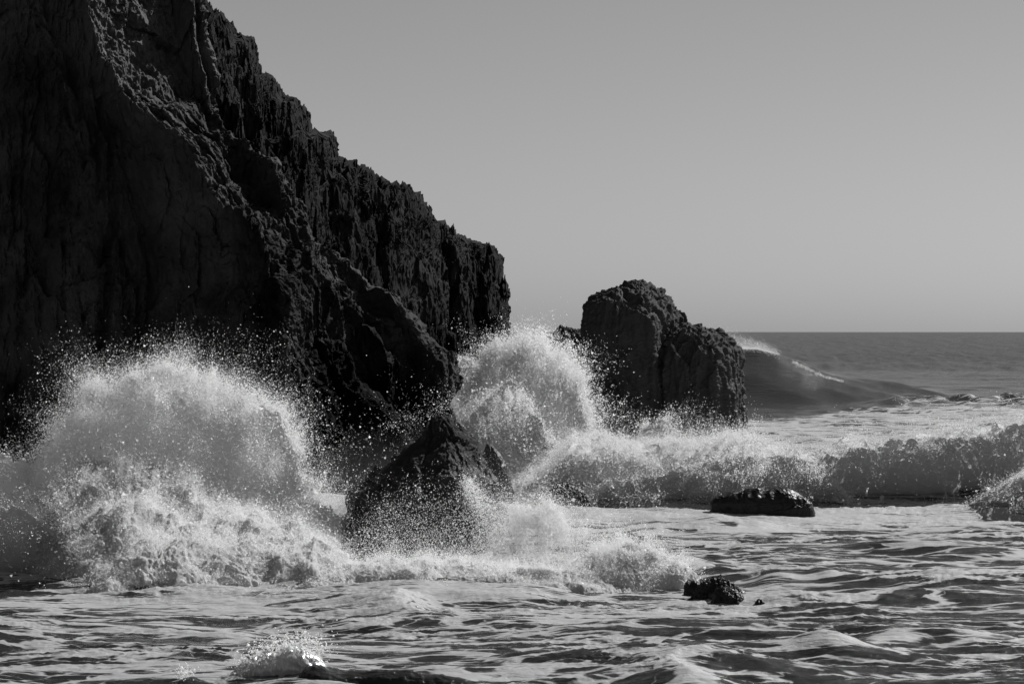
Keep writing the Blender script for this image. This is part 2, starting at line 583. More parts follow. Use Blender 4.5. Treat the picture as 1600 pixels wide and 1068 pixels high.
def cliff_mass(name, parent, mat, outline, xL, rows, ncol, depth_fn, edge_w, edge_r, scale, amp, seed, vert=0.45, octs=4, fine=1.0, block=1.0, keep_right=False, zj=0.0):
    """a wall of rock: outline is the right-hand edge as (px, py); depth_fn(px,py) the wall's distance"""
    o = np.array(outline, float)
    o = o[np.argsort(o[:, 1], kind='stable')]
    xR = np.interp(rows, o[:, 1], o[:, 0])
    xR = np.maximum.accumulate(xR) if keep_right else xR
    xR = np.convolve(np.pad(xR, 1, mode='edge'), np.ones(3) / 3, 'valid')
    jy = np.stack([rows / 34, 0 * rows + seed, 0 * rows], -1)
    xR = xR + (4 if keep_right else 9) * pn(jy) + 6 * np.abs(pn(jy * 2.3)) + 3 * pn(jy * 5.1) + (2.0 if keep_right else 0.5) * pn(jy * 11.0)
    u = np.linspace(0, 1, ncol)
    u = u ** 0.85
    PX = xL + (xR[:, None] - xL) * u[None, :]
    PY = np.repeat(rows[:, None], ncol, 1)
    D = depth_fn(PX, PY)
    t = np.clip((PX - (xR[:, None] - edge_w)) / edge_w, 0, 1)
    D = D + edge_r * (1 - np.sqrt(np.maximum(1 - t ** 2, 0)))
    V = P(PX, PY, D)
    # carry the wall round behind its edge
    last = V[:, -1:, :]
    backs = [V]
    for k in range(1, 9):
        b = last.copy()
        b[..., 1] += k * 3.0
        b[..., 0] -= 0.40 * k * 3.0
        backs.append(b)
    V = np.concatenate(backs, 1)
    damp = 1 - (0.75 if keep_right else 0.5) * smooth(0, 1, np.clip((PX - (xR[:, None] - 2.2 * edge_w)) / (2.2 * edge_w), 0, 1))
    damp = damp * (0.8 + 0.2 * smooth(3, 15, V[:, :ncol, 2]))
    damp = np.concatenate([damp, np.repeat(damp[:, -1:], V.shape[1] - ncol, 1)], 1)
    V = rock_relief(V, scale, amp, vert, seed, block, damp=damp, octs=octs, fine=fine, push=(0.45, -0.88, 0.1), ky=0.55)
    pv = V.reshape(-1, 3) * np.array([1, 0.5, 1]) + seed * 3
    V[..., 2] += (zj * (ridged(pv / 1.7, 4, 0.6) - 1.3)).reshape(V.shape[:2])
    ob = make_mesh(name, V.reshape(-1, 3), grid_faces(V.shape[0], V.shape[1]), mat, parent)
    return ob


def ribs_depth(ribs, lean, kx):
    """union of wedge-shaped buttresses: each rib is (edge points, base distance, left slope, right slope)"""
    rr = []
    for pts, d0, sl, sr in ribs:
        a = np.array(pts, float)
        rr.append((a[:, 0], a[:, 1], d0, sl, sr))

    def fn(PX, PY):
        z = Zof(PY, 104.0)
        D = np.full(PX.shape, 1e9)
        for ex, ey, d0, sl, sr in rr:
            xe = np.interp(PY, ey, ex)
            dx = (PX - xe) * 104.0 / FPX
            dd = d0 + lean * z + np.where(dx > 0, sr * dx, -sl * dx)
            D = np.minimum(D, dd)
        return D + kx * PX
    return fn


near_outline = [(275, -120), (300, -60), (318, 0), (340, 90), (350, 200), (400, 233), (428, 250), (450, 290), (480, 330), (502, 380),
                (545, 402), (578, 438), (602, 447), (622, 475), (656, 505), (692, 542), (715, 558), (728, 592),
                (716, 618), (702, 634), (735, 672), (757, 705), (775, 748), (790, 820)]
near_ribs = [
    ([(20, -120), (55, 40), (80, 90), (100, 150), (106, 300), (112, 820)], 86.8, 0.40, 1.8),
    ([(120, -120), (140, 0), (160, 70), (198, 145), (290, 215), (342, 305), (385, 350), (438, 450), (446, 560), (480, 640), (490, 735), (500, 820)], 86.5, 0.62, 1.7),
    ([(285, -120), (305, 60), (340, 190), (388, 240), (443, 325), (480, 420), (506, 470), (524, 520), (528, 570), (522, 640), (530, 720), (540, 820)], 91.0, 1.0, 2.2),
    ([(430, 280), (470, 360), (500, 520), (538, 590), (570, 628), (602, 655), (632, 692), (665, 740), (690, 820)], 89.0, 0.9, 2.4),
    ([(470, 330), (520, 440), (556, 480), (598, 520), (622, 570), (612, 620), (640, 700), (660, 820)], 91.0, 0.9, 2.4),
    ([(520, 370), (575, 425), (592, 442), (640, 500), (672, 538), (700, 575), (690, 640), (725, 690), (750, 820)], 92.4, 0.8, 2.4),
]
far_outline = [(270, -120), (296, -60), (320, 0), (345, 30), (362, 42), (374, 62), (402, 68), (407, 120), (430, 128), (445, 155),
               (466, 161), (484, 186), (488, 213), (526, 216), (530, 250), (538, 263), (556, 258), (580, 270),
               (600, 286), (640, 293), (662, 312), (680, 345), (690, 363), (714, 359), (736, 380), (750, 399), (776, 393),
               (788, 405), (793, 450), (797, 480), (797, 515), (792, 560), (790, 620)]


def far_depth(PX, PY):
    z = Zof(PY, 150.0)
    base = 121 + (PX - 320) / 477 * 62 + 0.22 * z
    saw = np.zeros_like(PX)
    xs = [300, 360, 398, 470, 534, 600, 690, 755, 806]
    wp = np.stack([PX.ravel() / 45, PY.ravel() / 90, 0 * PX.ravel()], -1)
    q = PX - (PY - 400) * 0.12 + 30 * fbm(wp * np.array([0.7, 0.7, 1]), 4).reshape(PX.shape)
    for a, b in zip(xs[:-1], xs[1:]):
        t = (q - a) / (b - a)
        m = (t >= 0) & (t < 1)
        # dark face first (falling back to the left of each rib), then a lit one
        v = np.where(t < 0.45, 2.6 * (1 - t / 0.45), 3.2 * (t - 0.45) / 0.55)
        saw = np.where(m, v, saw)
    return base + saw * 0.75


cl = thing("sea_cliff", "towering near-black craggy sea cliff filling the left of the photo", "cliff", tuple(P(300, 760, 105.0)))
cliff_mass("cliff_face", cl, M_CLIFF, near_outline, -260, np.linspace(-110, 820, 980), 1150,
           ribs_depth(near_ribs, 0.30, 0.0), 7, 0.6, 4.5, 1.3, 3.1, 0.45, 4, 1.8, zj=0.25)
hd = thing("headland", "more distant stepped dark headland ending in a blunt vertical nose above the surf", "headland", tuple(P(700, 580, 170.0)))
cliff_mass("headland_face", hd, M_HEAD, far_outline, 240, np.linspace(-110, 615, 700), 760,
           far_depth, 26, 5.0, 5.5, 1.25, 40.0, 0.45, 3, 1.9, 0.7, True, zj=0.75)


# ------------------------------------------------------------------ free-standing rocks
def loft_rock(name, parent, mat, rows, d, nr=160, nc=200, ratio=0.8, ex=0.85, scale=1.0, amp=0.25, seed=0.0, vert=0.6, skew=0.0, cham=0.0, fine=1.0):
    """rows: (py, left px, right px) traced top to bottom; horizontal sections stacked up"""
    a = np.array(rows, float)
    t = np.linspace(0, 1, nr)
    py = a[0, 0] + (a[-1, 0] - a[0, 0]) * t ** 1.25
    xl = np.interp(py, a[:, 0], a[:, 1]); xr = np.interp(py, a[:, 0], a[:, 2])
    X0 = (xl - 800) / FPX * d; X1 = (xr - 800) / FPX * d
    xc, rx = (X0 + X1) / 2, (X1 - X0) / 2
    ry = np.minimum(rx * ratio, rx.max() * ratio * 0.95) + 0.02
    th = np.linspace(0, 2 * np.pi, nc, endpoint=False)
    c, s = np.cos(th), np.sin(th)
    c = np.sign(c) * np.abs(c) ** ex; s = np.sign(s) * np.abs(s) ** ex
    z = Zof(py, d)
    scale_ = scale
    V = np.stack([xc[:, None] + rx[:, None] * c, d + skew * (z[:, None] - z.min()) + ry[:, None] * s, np.repeat(z[:, None], nc, 1)], -1)
    V[..., 1] += cham * np.maximum(V[..., 0] - xc[:, None] - 0.25 * rx[:, None], 0)
    W = np.concatenate([V[:, -2:], V, V[:, :2]], 1)
    W = rock_relief(W, scale, amp, vert, seed, fine=fine)[:, 2:-2]
    # rows run from the top down: flip so that faces look outwards, close the top
    verts = W.reshape(-1, 3)
    F = grid_faces(nr, nc, True)[:, ::-1]
    top = len(verts)
    verts = np.concatenate([verts, W[0].mean(0, keepdims=True) + [[0, 0, 0.02 * scale]], W[-1].mean(0, keepdims=True)])
    i = np.arange(nc); j = (i + 1) % nc
    cap = np.stack([np.full(nc, top), i, j, j], -1)
    cap3 = np.stack([i, np.full(nc, top), np.full(nc, top), j], -1)
    b0 = (nr - 1) * nc
    tri_t = np.stack([np.full(nc, top), i, j], -1)
    tri_b = np.stack([np.full(nc, top + 1), b0 + j, b0 + i], -1)
    tris = np.concatenate([F[:, [0, 1, 2]], F[:, [0, 2, 3]], tri_t, tri_b])
    return make_mesh(name, verts, tris, mat, parent)


st = thing("sea_stack", "tall blunt dark sea stack standing alone in the surf", "sea stack", tuple(P(1040, 680, 140.0)))
loft_rock("stack_body", st, M_STACK, [(444, 982, 990), (449, 974, 1003), (454, 964, 1017), (459, 944, 1029), (466, 931, 1041), (474, 923, 1052), (480, 917, 1058),
                                (495, 914, 1069), (518, 911, 1073), (545, 911, 1076), (580, 912, 1090), (640, 915, 1110), (720, 918, 1125)],
          140.0, 320, 420, 0.75, 0.75, 2.6, 0.55, 5.0, 0.4, 0.0, 1.4, 1.8)
loft_rock("stack_shoulder", st, M_STACK, [(516, 1068, 1091), (520, 1056, 1109), (524, 1050, 1126), (531, 1044, 1137), (541, 1040, 1151), (549, 1038, 1160), (565, 1034, 1163),
                                     (600, 1030, 1165), (620, 1025, 1168), (650, 1020, 1171), (720, 1015, 1176)],
          139.2, 240, 320, 0.75, 0.75, 2.2, 0.5, 15.0, 0.4, 0.0, 1.6, 1.8)
rk = loft_rock("rock", None, M_STACK, [(512, 880, 890), (515, 872, 900), (522, 866, 912), (540, 860, 918), (580, 855, 925)], 150.0, 80, 140, 0.8, 0.9, 1.2, 0.35, 25.0)
tag(rk, "low dark rock hump at the horizon against the left side of the sea stack", "rock", "rocks in the surf")
rk = loft_rock("rock", None, M_WET, [(653, 684, 694), (657, 678, 702), (664, 670, 706), (675, 664, 712), (690, 655, 726), (700, 640, 741), (715, 617, 754), (730, 602, 763),
                               (745, 588, 773), (760, 576, 781), (766, 548, 783), (775, 541, 785), (785, 541, 788), (796, 548, 790), (803, 546, 791), (808, 537, 792),
                               (822, 533, 793), (845, 536, 795), (870, 541, 798), (925, 545, 805)],
               65.0, 320, 420, 0.65, 0.85, 1.2, 0.16, 33.0, 0.6, 0.0, 0.9, 1.6)
tag(rk, "big pointed wet black rock in the middle foreground with drops flying across it", "rock", "rocks in the surf")
rk = loft_rock("rock", None, M_WET, [(694, 761, 769), (699, 758, 775), (712, 754, 784), (728, 750, 791), (745, 747, 797), (768, 744, 803), (800, 742, 808)],
               84.0, 120, 150, 0.7, 0.9, 0.9, 0.08, 44.0)
tag(rk, "slim dark rock fin showing just behind the right slope of the big pointed rock", "rock", "rocks in the surf")
rk = loft_rock("rock", None, M_WET, [(757, 880, 891), (760, 866, 899), (765, 852, 908), (769, 843, 914), (776, 837, 919), (785, 834, 922), (815, 828, 930)],
               79.2, 110, 200, 0.3, 0.75, 0.8, 0.08, 55.0)
tag(rk, "small low black rock at the foot of the breaking surf, below the tall spray column", "rock", "rocks in the surf")
rk = loft_rock("rock", None, M_WET, [(763, 1196, 1234), (765, 1166, 1238), (769, 1140, 1244), (773, 1128, 1250), (777, 1116, 1258), (785, 1109, 1266), (792, 1110, 1270), (815, 1112, 1276)],
               78.6, 130, 320, 0.30, 0.6, 1.2, 0.07, 66.0, 0.8)
tag(rk, "flat topped long black rock lying in front of the dark face of the breaker", "rock", "rocks in the surf")
rt = thing("rock", "small jagged wet black rock alone in the right foreground water", "rock", tuple(P(1125, 942, 53.5)), "rocks in the surf")
loft_rock("rock_body", rt, M_WET, [(905, 1114, 1124), (908, 1104, 1134), (914, 1097, 1148), (922, 1091, 1155), (932, 1085, 1161), (942, 1081, 1168), (960, 1077, 1174)],
          54.0, 120, 200, 0.6, 0.85, 0.4, 0.12, 77.0)
loft_rock("front_lobe", rt, M_WET, [(920, 1128, 1142), (924, 1121, 1152), (931, 1116, 1160), (940, 1112, 1167), (955, 1110, 1172)],
          53.3, 80, 140, 0.6, 0.9, 0.3, 0.07, 88.0)
rk = loft_rock("rock", None, M_WET, [(909, 1076, 1084), (912, 1072, 1090), (918, 1070, 1094), (930, 1068, 1096)], 55.0, 50, 80, 0.7, 0.9, 0.25, 0.05, 91.0)
tag(rk, "tiny dark rock tip in the foam left of the small jagged rock", "rock", "rocks in the surf")
rk = loft_rock("rock", None, M_WET, [(936, 1186, 1191), (940, 1182, 1195), (950, 1180, 1198)], 53.0, 40, 60, 0.7, 0.9, 0.2, 0.03, 95.0)
tag(rk, "tiny dark rock tip barely awash right of the small jagged rock", "rock", "rocks in the surf")
rk = loft_rock("rock", None, M_WET, [(874, 486, 496), (878, 479, 506), (885, 473, 515), (895, 468, 528), (915, 464, 540)], 59.0, 80, 120, 0.6, 0.9, 0.35, 0.09, 99.0)
tag(rk, "dark rock top poking through white foam left of the big pointed rock's base", "rock", "rocks in the surf")


# ------------------------------------------------------------------ spray
_T = np.array([[1, 1, 1], [1, -1, -1], [-1, 1, -1], [-1, -1, 1]], np.float32) / 1.2


def _rots(n):
    q = rng.normal(size=(n, 4)); q /= np.linalg.norm(q, axis=1)[:, None]
    w, x, y, z = q.T
    return np.stack([np.stack([1 - 2 * (y * y + z * z), 2 * (x * y - z * w), 2 * (x * z + y * w)], -1),
                     np.stack([2 * (x * y + z * w), 1 - 2 * (x * x + z * z), 2 * (y * z - x * w)], -1),
                     np.stack([2 * (x * z - y * w), 2 * (y * z + x * w), 1 - 2 * (x * x + y * y)], -1)], 1).astype(np.float32)


_TT = np.einsum('nij,kj->nki', _rots(256), _T)       # 256 turned drops


def drops_mesh(name, pts, rad, parent):
    n = len(pts)
    k = rng.integers(0, 256, n)
    V = pts[:, None, :].astype(np.float32) + _TT[k] * rad[:, None, None].astype(np.float32)
    base = (np.arange(n) * 4)[:, None, None]
    F = base + np.array([[0, 1, 2], [0, 3, 1], [0, 2, 3], [1, 3, 2]])[None]
    ob = make_mesh(name, V.reshape(-1, 3), F.reshape(-1, 3), M_DROP, parent, flat=True)
    ob["kind"] = "stuff"
    return ob


def mound(top, base_py, d, tf, tb, nc, nr, power=0.8):
    """arched bank: top outline (px,py) at distance d, tf / tb metres deep to the front / back"""
    a = np.array(top, float)
    px = np.linspace(a[0, 0], a[-1, 0], nc)
    tp = np.interp(px, a[:, 0], a[:, 1])
    k = max(3, nc // 60)
    tp = np.convolve(np.pad(tp, k, mode='edge'), np.ones(2 * k + 1) / (2 * k + 1), 'valid')
    if np.ndim(base_py) == 0:
        bp = np.full(nc, float(base_py))
    else:
        b = np.array(base_py, float); bp = np.interp(px, b[:, 0], b[:, 1])
    X = (px - 800) / FPX * d
    zt = Zof(tp, d); zb = Zof(bp, d)
    m_ = np.stack([X / 1.1, 0 * X + d, 0 * X], -1)
    rag = np.maximum(zt - zb, 0) * (0.12 * pn(m_) + 0.10 * pn(m_ * 2.7) + 0.07 * pn(m_ * 6.1))
    thw = 1 + 0.22 * pn(np.stack([X / (0.35 * max(tf, 0.5) + 0.6), 0 * X + d, 0 * X + 4], -1)) + 0.10 * pn(np.stack([X / 0.5, 0 * X + d, 0 * X + 7], -1))
    phi = np.linspace(0, np.pi, nr)
    s = np.sin(phi) ** power
    c = -np.cos(phi)
    thick = np.clip((zt - zb) / max((zt - zb).max(), 1e-3), 0, 1) ** 0.5 * thw
    Y = d + np.where(c < 0, tf, tb)[:, None] * c[:, None] * thick[None, :]
    Z = zb[None, :] + (zt - zb)[None, :] * s[:, None] + rag[None, :] * (s ** 5)[:, None]
    return np.stack([np.repeat(X[None, :], nr, 0), Y, Z], -1)


def foam_lump(V, scale, amp, seed):
    N = grid_normals(V).reshape(-1, 3)
    N = np.where((N[:, 2:3] < -0.3), -N, N)
    p = V.reshape(-1, 3) + seed
    w = np.stack([pn(p / scale + 3), pn(p / scale + 31), pn(p / scale + 71)], -1) * 0.4 * scale
    q = (p + w) / scale
    ds = amp * (0.9 * pn(q * 0.5) + 0.75 * fbm(q, 5, 0.6) + 0.25 * billow(q * 2.2, 3, 0.6))
    return V + (N * ds[:, None]).reshape(V.shape), N.reshape(V.shape)


def surface_points(V, N, n, weight=None):
    nr, nc = V.shape[:2]
    a = np.linalg.norm(np.cross(V[1:, :-1] - V[:-1, :-1], V[:-1, 1:] - V[:-1, :-1]), axis=-1)
    if weight is not None:
        a = a * weight[:-1, :-1]
    cdf = np.cumsum(a.ravel()); cdf /= cdf[-1]
    k = np.searchsorted(cdf, rng.random(n))
    k = np.minimum(k, len(cdf) - 1)
    r, c = k // (nc - 1), k % (nc - 1)
    u, v = rng.random(n)[:, None], rng.random(n)[:, None]
    p = (V[r, c] * (1 - u) + V[r, c + 1] * u) * (1 - v) + (V[r + 1, c] * (1 - u) + V[r + 1, c + 1] * u) * v
    return p, N[r, c], r / nr


def splash_layer(parent, top, base, d, tf, tb, n, fuzz, throw, rad, lump=(1.0, 0.3), seed=0.0, drift=(0, 0, 0), power=0.8,
                 nc=360, nr=120, mat=None, wx=None, jets=0.25, inset=0.0, core=True):
    """one curtain of thrown water: a lumpy core and the drops that fly off it; returns drops"""
    V = mound(top, base, d, tf, tb, nc, nr, power)
    V, N = foam_lump(V, lump[0], lump[1], seed)
    if core:
        F = np.concatenate([grid_faces(nr, nc)[:, ::-1], np.stack([np.arange(nc - 1), np.arange(1, nc), (nr - 1) * nc + np.arange(1, nc), (nr - 1) * nc + np.arange(nc - 1)], -1)])
        i = np.arange(nr); j = (i + 1) % nr
        c0, c1 = nr * nc, nr * nc + 1
        T = np.concatenate([F[:, [0, 1, 2]], F[:, [0, 2, 3]], np.stack([np.full(nr, c0), i * nc, j * nc], -1), np.stack([np.full(nr, c1), j * nc + nc - 1, i * nc + nc - 1], -1)])
        C_ = V - N * inset
        verts = np.concatenate([C_.reshape(-1, 3), C_[:, 0].mean(0, keepdims=True), C_[:, -1].mean(0, keepdims=True)])
        make_mesh("foam_core", verts, T, mat or M_MIST, parent)
    hgt = V[..., 2] - V[..., 2].min()
    hgt = hgt / hgt.max()
    clump = smooth(-0.35, 0.6, pn(V.reshape(-1, 3) / (lump[0] * 0.7) + seed * 2).reshape(hgt.shape))
    w = (0.06 + hgt ** 1.6) * (0.15 + clump)
    if wx is not None:
        w = w * np.interp(800 + V[..., 0] / V[..., 1] * FPX, [a for a, b in wx], [b for a, b in wx])
    n1 = int(n * (1 - jets))
    p, nn, fr = surface_points(V, N, n1, w)
    tuft = np.clip(0.35 + 1.1 * pn(p / (lump[0] * 0.35) + 7 + seed), 0.05, None)
    e = (rng.exponential(1.0, n1) * (0.4 + tuft) - 0.5) * fuzz
    dirs = nn + rng.normal(0, 0.55, (n1, 3)) + np.array([0, 0, 0.35])
    dirs /= np.linalg.norm(dirs, axis=1)[:, None]
    q1 = p + dirs * e[:, None]
    # jets: strings of drops thrown along one path
    n2 = n - n1
    k = 14
    m = max(1, n2 // k)
    nf = max(8, m // 45)
    fp, fn_, fr = surface_points(V, N, nf, (hgt ** 2 + 0.05) * (0.2 + clump))
    fd = fn_ * 0.7 + rng.normal(0, 0.3, (nf, 3)) + np.array([0, 0, 0.8]) + np.array(drift)
    fl = rng.exponential(1.0, nf) * throw
    pick = rng.integers(0, nf, m)
    p = fp[pick] + rng.normal(0, 0.16 * lump[0], (m, 3))
    dirs = fd[pick] + rng.normal(0, 0.16, (m, 3))
    dirs /= np.linalg.norm(dirs, axis=1)[:, None]
    L = fl[pick] * rng.uniform(0.3, 1.2, m)
    t = rng.random((m, k)) ** 1.3
    q2 = p[:, None, :] + dirs[:, None, :] * (t * L[:, None])[..., None]
    q2[..., 2] -= 0.35 * (t * L[:, None]) ** 2 / max(throw, 0.1) * 0.3
    q2 += rng.normal(0, 1, q2.shape) * (0.03 + 0.10 * t * L[:, None])[..., None] * 0.6
    q2 = q2.reshape(-1, 3)
    q = np.concatenate([q1, q2])
    r = rad * np.where(rng.random(len(q)) < 0.86, 0.55, 1.0) * np.exp(rng.normal(0, 0.5, len(q)))
    return q, r


def splash(name, label, loc, layers, extra=None):
    t = thing(name, label, "wave" if name == "breaker" else "splash", loc, "bursts of white water")
    Q, RR = [], []
    for kw in layers:
        q, r = splash_layer(t, **kw)
        Q.append(q); RR.append(r)
    if extra:
        for q, r in extra:
            Q.append(q); RR.append(r)
    drops_mesh("droplets", np.concatenate(Q), np.concatenate(RR), t)
    return t


def drops_between(n, xs, ys, dens, d0, d1, rad):
    """loose drops in the air: dens(px, py) in 0..1 thins them out"""
    px = rng.uniform(xs[0], xs[1], n); py = rng.uniform(ys[0], ys[1], n); d = rng.uniform(d0, d1, n)
    q = P(px, py, d)
    keep = rng.random(n) < np.clip(dens(px, py) * (0.35 + 1.0 * smooth(-0.3, 0.6, pn(q / 0.35))), 0, 1)
    q = q[keep]
    return q, rad * np.exp(rng.normal(0, 0.4, len(q)))


def drops_along(n, pts, sig, d, dsig, rad):
    a = np.array(pts, float)
    t = rng.random(n) * (len(a) - 1)
    k = np.minimum(t.astype(int), len(a) - 2); f = (t - k)[:, None]
    c = a[k] * (1 - f) + a[k + 1] * f
    s_ = (sig[0] + (sig[1] - sig[0]) * t / (len(a) - 1))[:, None]
    c = c + rng.normal(0, 1, (n, 2)) * s_
    q = P(c[:, 0], c[:, 1], d + rng.normal(0, dsig, n))
    return q, rad * np.exp(rng.normal(0, 0.4, n))


splash("splash", "huge dome of bright spray bursting in front of the dark cliff at left", tuple(P(270, 920, 60.0)), [
    dict(top=[(5, 884), (22, 794), (45, 726), (75, 686), (115, 652), (160, 616), (205, 592), (260, 590), (310, 588), (355, 594), (400, 614), (438, 668),
              (462, 714), (485, 759), (518, 782), (548, 796), (570, 835), (584, 894)],
         base=905, d=64.0, tf=1.7, tb=1.3, n=520000, fuzz=0.26, throw=0.75, jets=0.28, rad=0.0066, lump=(1.5, 0.34), seed=1.0, power=0.55, inset=0.22),
    dict(top=[(50, 896), (75, 816), (95, 771), (125, 742), (170, 718), (205, 710), (245, 726), (290, 746), (335, 768), (390, 794), (450, 816), (520, 844), (560, 896)],
         base=905, d=62.4, tf=2.6, tb=1.2, n=170000, fuzz=0.15, throw=0.4, rad=0.0078, lump=(1.2, 0.28), seed=2.0, mat=M_FOAM, nc=620, nr=170, inset=0.06),
    dict(top=[(60, 910), (100, 868), (145, 812), (200, 786), (262, 798), (330, 808), (400, 818), (480, 824), (530, 846), (560, 890)],
         base=915, d=60.6, tf=3.8, tb=1.6, n=220000, fuzz=0.18, throw=0.3, rad=0.0060, lump=(1.1, 0.24), seed=3.0, mat=M_FOAM, nc=560, nr=160),
    dict(top=[(90, 925), (150, 872), (215, 838), (280, 832), (350, 846), (430, 850), (500, 845), (540, 860), (560, 900)],
         base=925, d=58.8, tf=2.8, tb=1.4, n=170000, fuzz=0.16, throw=0.3, rad=0.0058, lump=(0.9, 0.20), seed=3.5, mat=M_FOAM, nc=560, nr=140),
])
splash("splash", "pale foam lobe at the left edge beside the huge spray dome", tuple(P(0, 900, 60.0)), [
    dict(top=[(-220, 725), (-120, 710), (-40, 700), (10, 710), (40, 730), (70, 765), (90, 830)],
         base=905, d=63.0, tf=2.2, tb=2.0, n=50000, fuzz=0.14, throw=0.4, rad=0.0085, lump=(0.9, 0.25), seed=4.0),
    dict(top=[(-260, 790), (-120, 795), (0, 800), (60, 815), (120, 860), (170, 915)],
         base=925, d=58.8, tf=2.4, tb=2.0, n=9000, fuzz=0.08, throw=0.2, rad=0.0075, lump=(1.6, 0.15), seed=5.0, mat=M_BANK),
])
splash("splash", "low rolling foam front along the foot of the left spray and the pointed rock", tuple(P(430, 930, 56.0)), [
    dict(top=[(80, 938), (130, 912), (175, 886), (250, 886), (300, 884), (355, 896), (405, 908), (450, 900), (500, 890), (560, 884), (640, 878), (720, 882), (800, 890),
              (900, 900), (1000, 918), (1060, 935)],
         base=[(80, 942), (400, 942), (600, 926), (800, 922), (1060, 940)], d=57.4, tf=2.0, tb=2.4, n=280000, fuzz=0.12, throw=0.25, rad=0.0058, lump=(0.7, 0.15), seed=6.0, nc=900, nr=120, mat=M_FOAM),
])
splash("splash", "tall column of white spray between the headland and the sea stack", tuple(P(820, 740, 100.0)), [
    dict(top=[(686, 765), (702, 668), (712, 622), (726, 612), (738, 590), (752, 580), (764, 560), (780, 543), (800, 551), (818, 536), (846, 545), (862, 562), (884, 556), (900, 582), (914, 600), (916, 634), (926, 655), (928, 692), (960, 745)],
         base=775, d=100.0, tf=2.6, tb=2.4, n=237999, fuzz=0.25, throw=0.9, rad=0.0129, lump=(2.0, 0.27), seed=7.0, power=0.6, drift=(0.3, 0, 0), inset=0.3),
    dict(top=[(700, 770), (712, 690), (740, 640), (790, 610), (830, 640), (860, 690), (900, 720), (960, 770)],
         base=785, d=95.5, tf=3.0, tb=3.0, n=98000, fuzz=0.2, throw=0.6, rad=0.0116, lump=(1.5, 0.35), seed=8.0),
])
splash("splash", "small white foam burst in the gap between the cliff's right edge and the headland", tuple(P(735, 590, 165.0)), [
    dict(top=[(690, 600), (712, 568), (730, 562), (748, 572), (770, 600)],
         base=610, d=165.0, tf=2.0, tb=2.0, n=16800, fuzz=0.2, throw=0.6, rad=0.0170, lump=(1.2, 0.35), seed=9.0, nc=120, nr=60),
])
splash("breaker", "long breaking wave of rolling foam running from the spray column to the right edge", tuple(P(1200, 800, 86.0)), [
    dict(top=[(770, 770), (850, 718), (920, 680), (1000, 686), (1060, 696), (1150, 692), (1215, 700), (1262, 702), (1330, 684), (1400, 690), (1432, 684),
              (1500, 680), (1560, 668), (1620, 660), (1720, 676), (1900, 700)],
         base=806, d=88.5, tf=6.5, tb=9.0, n=300000, fuzz=0.17, throw=0.5, rad=0.0088, lump=(2.0, 0.27), seed=10.0, nc=1100, nr=170, power=0.8, mat=M_BANK, inset=0.25,
         wx=[(800, 1.0), (1150, 0.9), (1260, 0.5), (1340, 0.3), (1600, 0.3)]),
    dict(top=[(1225, 795), (1258, 738), (1290, 716), (1330, 700), (1380, 702), (1432, 698), (1500, 690), (1560, 674), (1620, 666), (1720, 680), (1900, 704)],
         base=808, d=86.0, tf=6.0, tb=5.0, n=12000, fuzz=0.12, throw=0.4, rad=0.0075, lump=(1.8, 0.22), seed=16.0, nc=700, nr=150, power=0.7, mat=M_WALL, inset=0.1),
    dict(top=[(830, 806), (900, 770), (1000, 752), (1080, 730), (1160, 716), (1240, 718), (1290, 745), (1340, 800)],
         base=808, d=84.0, tf=2.6, tb=3.0, n=70000, fuzz=0.12, throw=0.35, rad=0.0100, lump=(1.3, 0.3), seed=11.0, nc=500, mat=M_BANK),
])
splash("breaker", "dark curling foam shoulder at the right edge in front of the long breaker", tuple(P(1580, 805, 79.0)), [
    dict(top=[(1475, 815), (1512, 796), (1542, 770), (1572, 750), (1605, 738), (1660, 722), (1760, 726), (1900, 745)],
         base=818, d=79.5, tf=2.2, tb=2.2, n=40000, fuzz=0.10, throw=0.3, rad=0.0095, lump=(1.2, 0.22), seed=12.0, nc=420, mat=M_BANK, inset=0.15),
])
splash("splash", "bright splash fanning out from the right foot of the pointed rock", tuple(P(900, 910, 60.0)), [
    dict(top=[(762, 890), (780, 836), (802, 804), (840, 798), (880, 814), (920, 838), (960, 858), (1010, 882), (1070, 908)],
         base=908, d=62.0, tf=0.7, tb=0.7, n=150000, fuzz=0.34, throw=0.8, rad=0.0062, lump=(0.7, 0.30), seed=13.0, jets=0.5, core=False, power=0.7),
    dict(top=[(860, 910), (920, 872), (980, 858), (1040, 866), (1078, 885), (1098, 925)],
         base=930, d=58.0, tf=1.2, tb=1.4, n=84000, fuzz=0.12, throw=0.35, rad=0.0068, lump=(0.6, 0.16), seed=14.0, jets=0.35, mat=M_FOAM),
])


# drops flying across the pointed rock
vl = thing("splash", "thin veil of mist and separate flying drops around the big pointed rock", "splash", tuple(P(680, 880, 60.5)), "bursts of white water")
vq = [drops_between(110000, (535, 800), (665, 890), lambda x, y: smooth(670, 905, y) ** 2.3 * smooth(530, 590, x) * (1 - smooth(790, 805, x)) * (0.25 + 0.75 * smooth(0, 60, y - 665 - np.abs(x - 690) * 0.9)), 59.0, 62.0, 0.0055),
      drops_between(4200, (430, 640), (600, 800), lambda x, y: 0.05 + 0.6 * smooth(660, 800, y) * smooth(640, 440, x), 60.0, 70.0, 0.010),
      drops_along(9000, [(728, 750), (742, 772), (758, 796), (776, 822), (790, 850), (800, 885)], (6, 26), 61.2, 0.35, 0.0060)]
q, r = splash_layer(vl, top=[(430, 800), (480, 735), (540, 690), (610, 655), (690, 620), (750, 640), (800, 710), (830, 800)], base=810, d=75.0, tf=4.0, tb=4.0, n=5000,
                    fuzz=0.5, throw=0.6, rad=0.007, lump=(1.8, 0.3), seed=18.0, nc=200, nr=70, mat=M_THIN)
vq.append((q, r))
drops_mesh("droplets", np.concatenate([a for a, b in vq]), np.concatenate([b for a, b in vq]), vl)

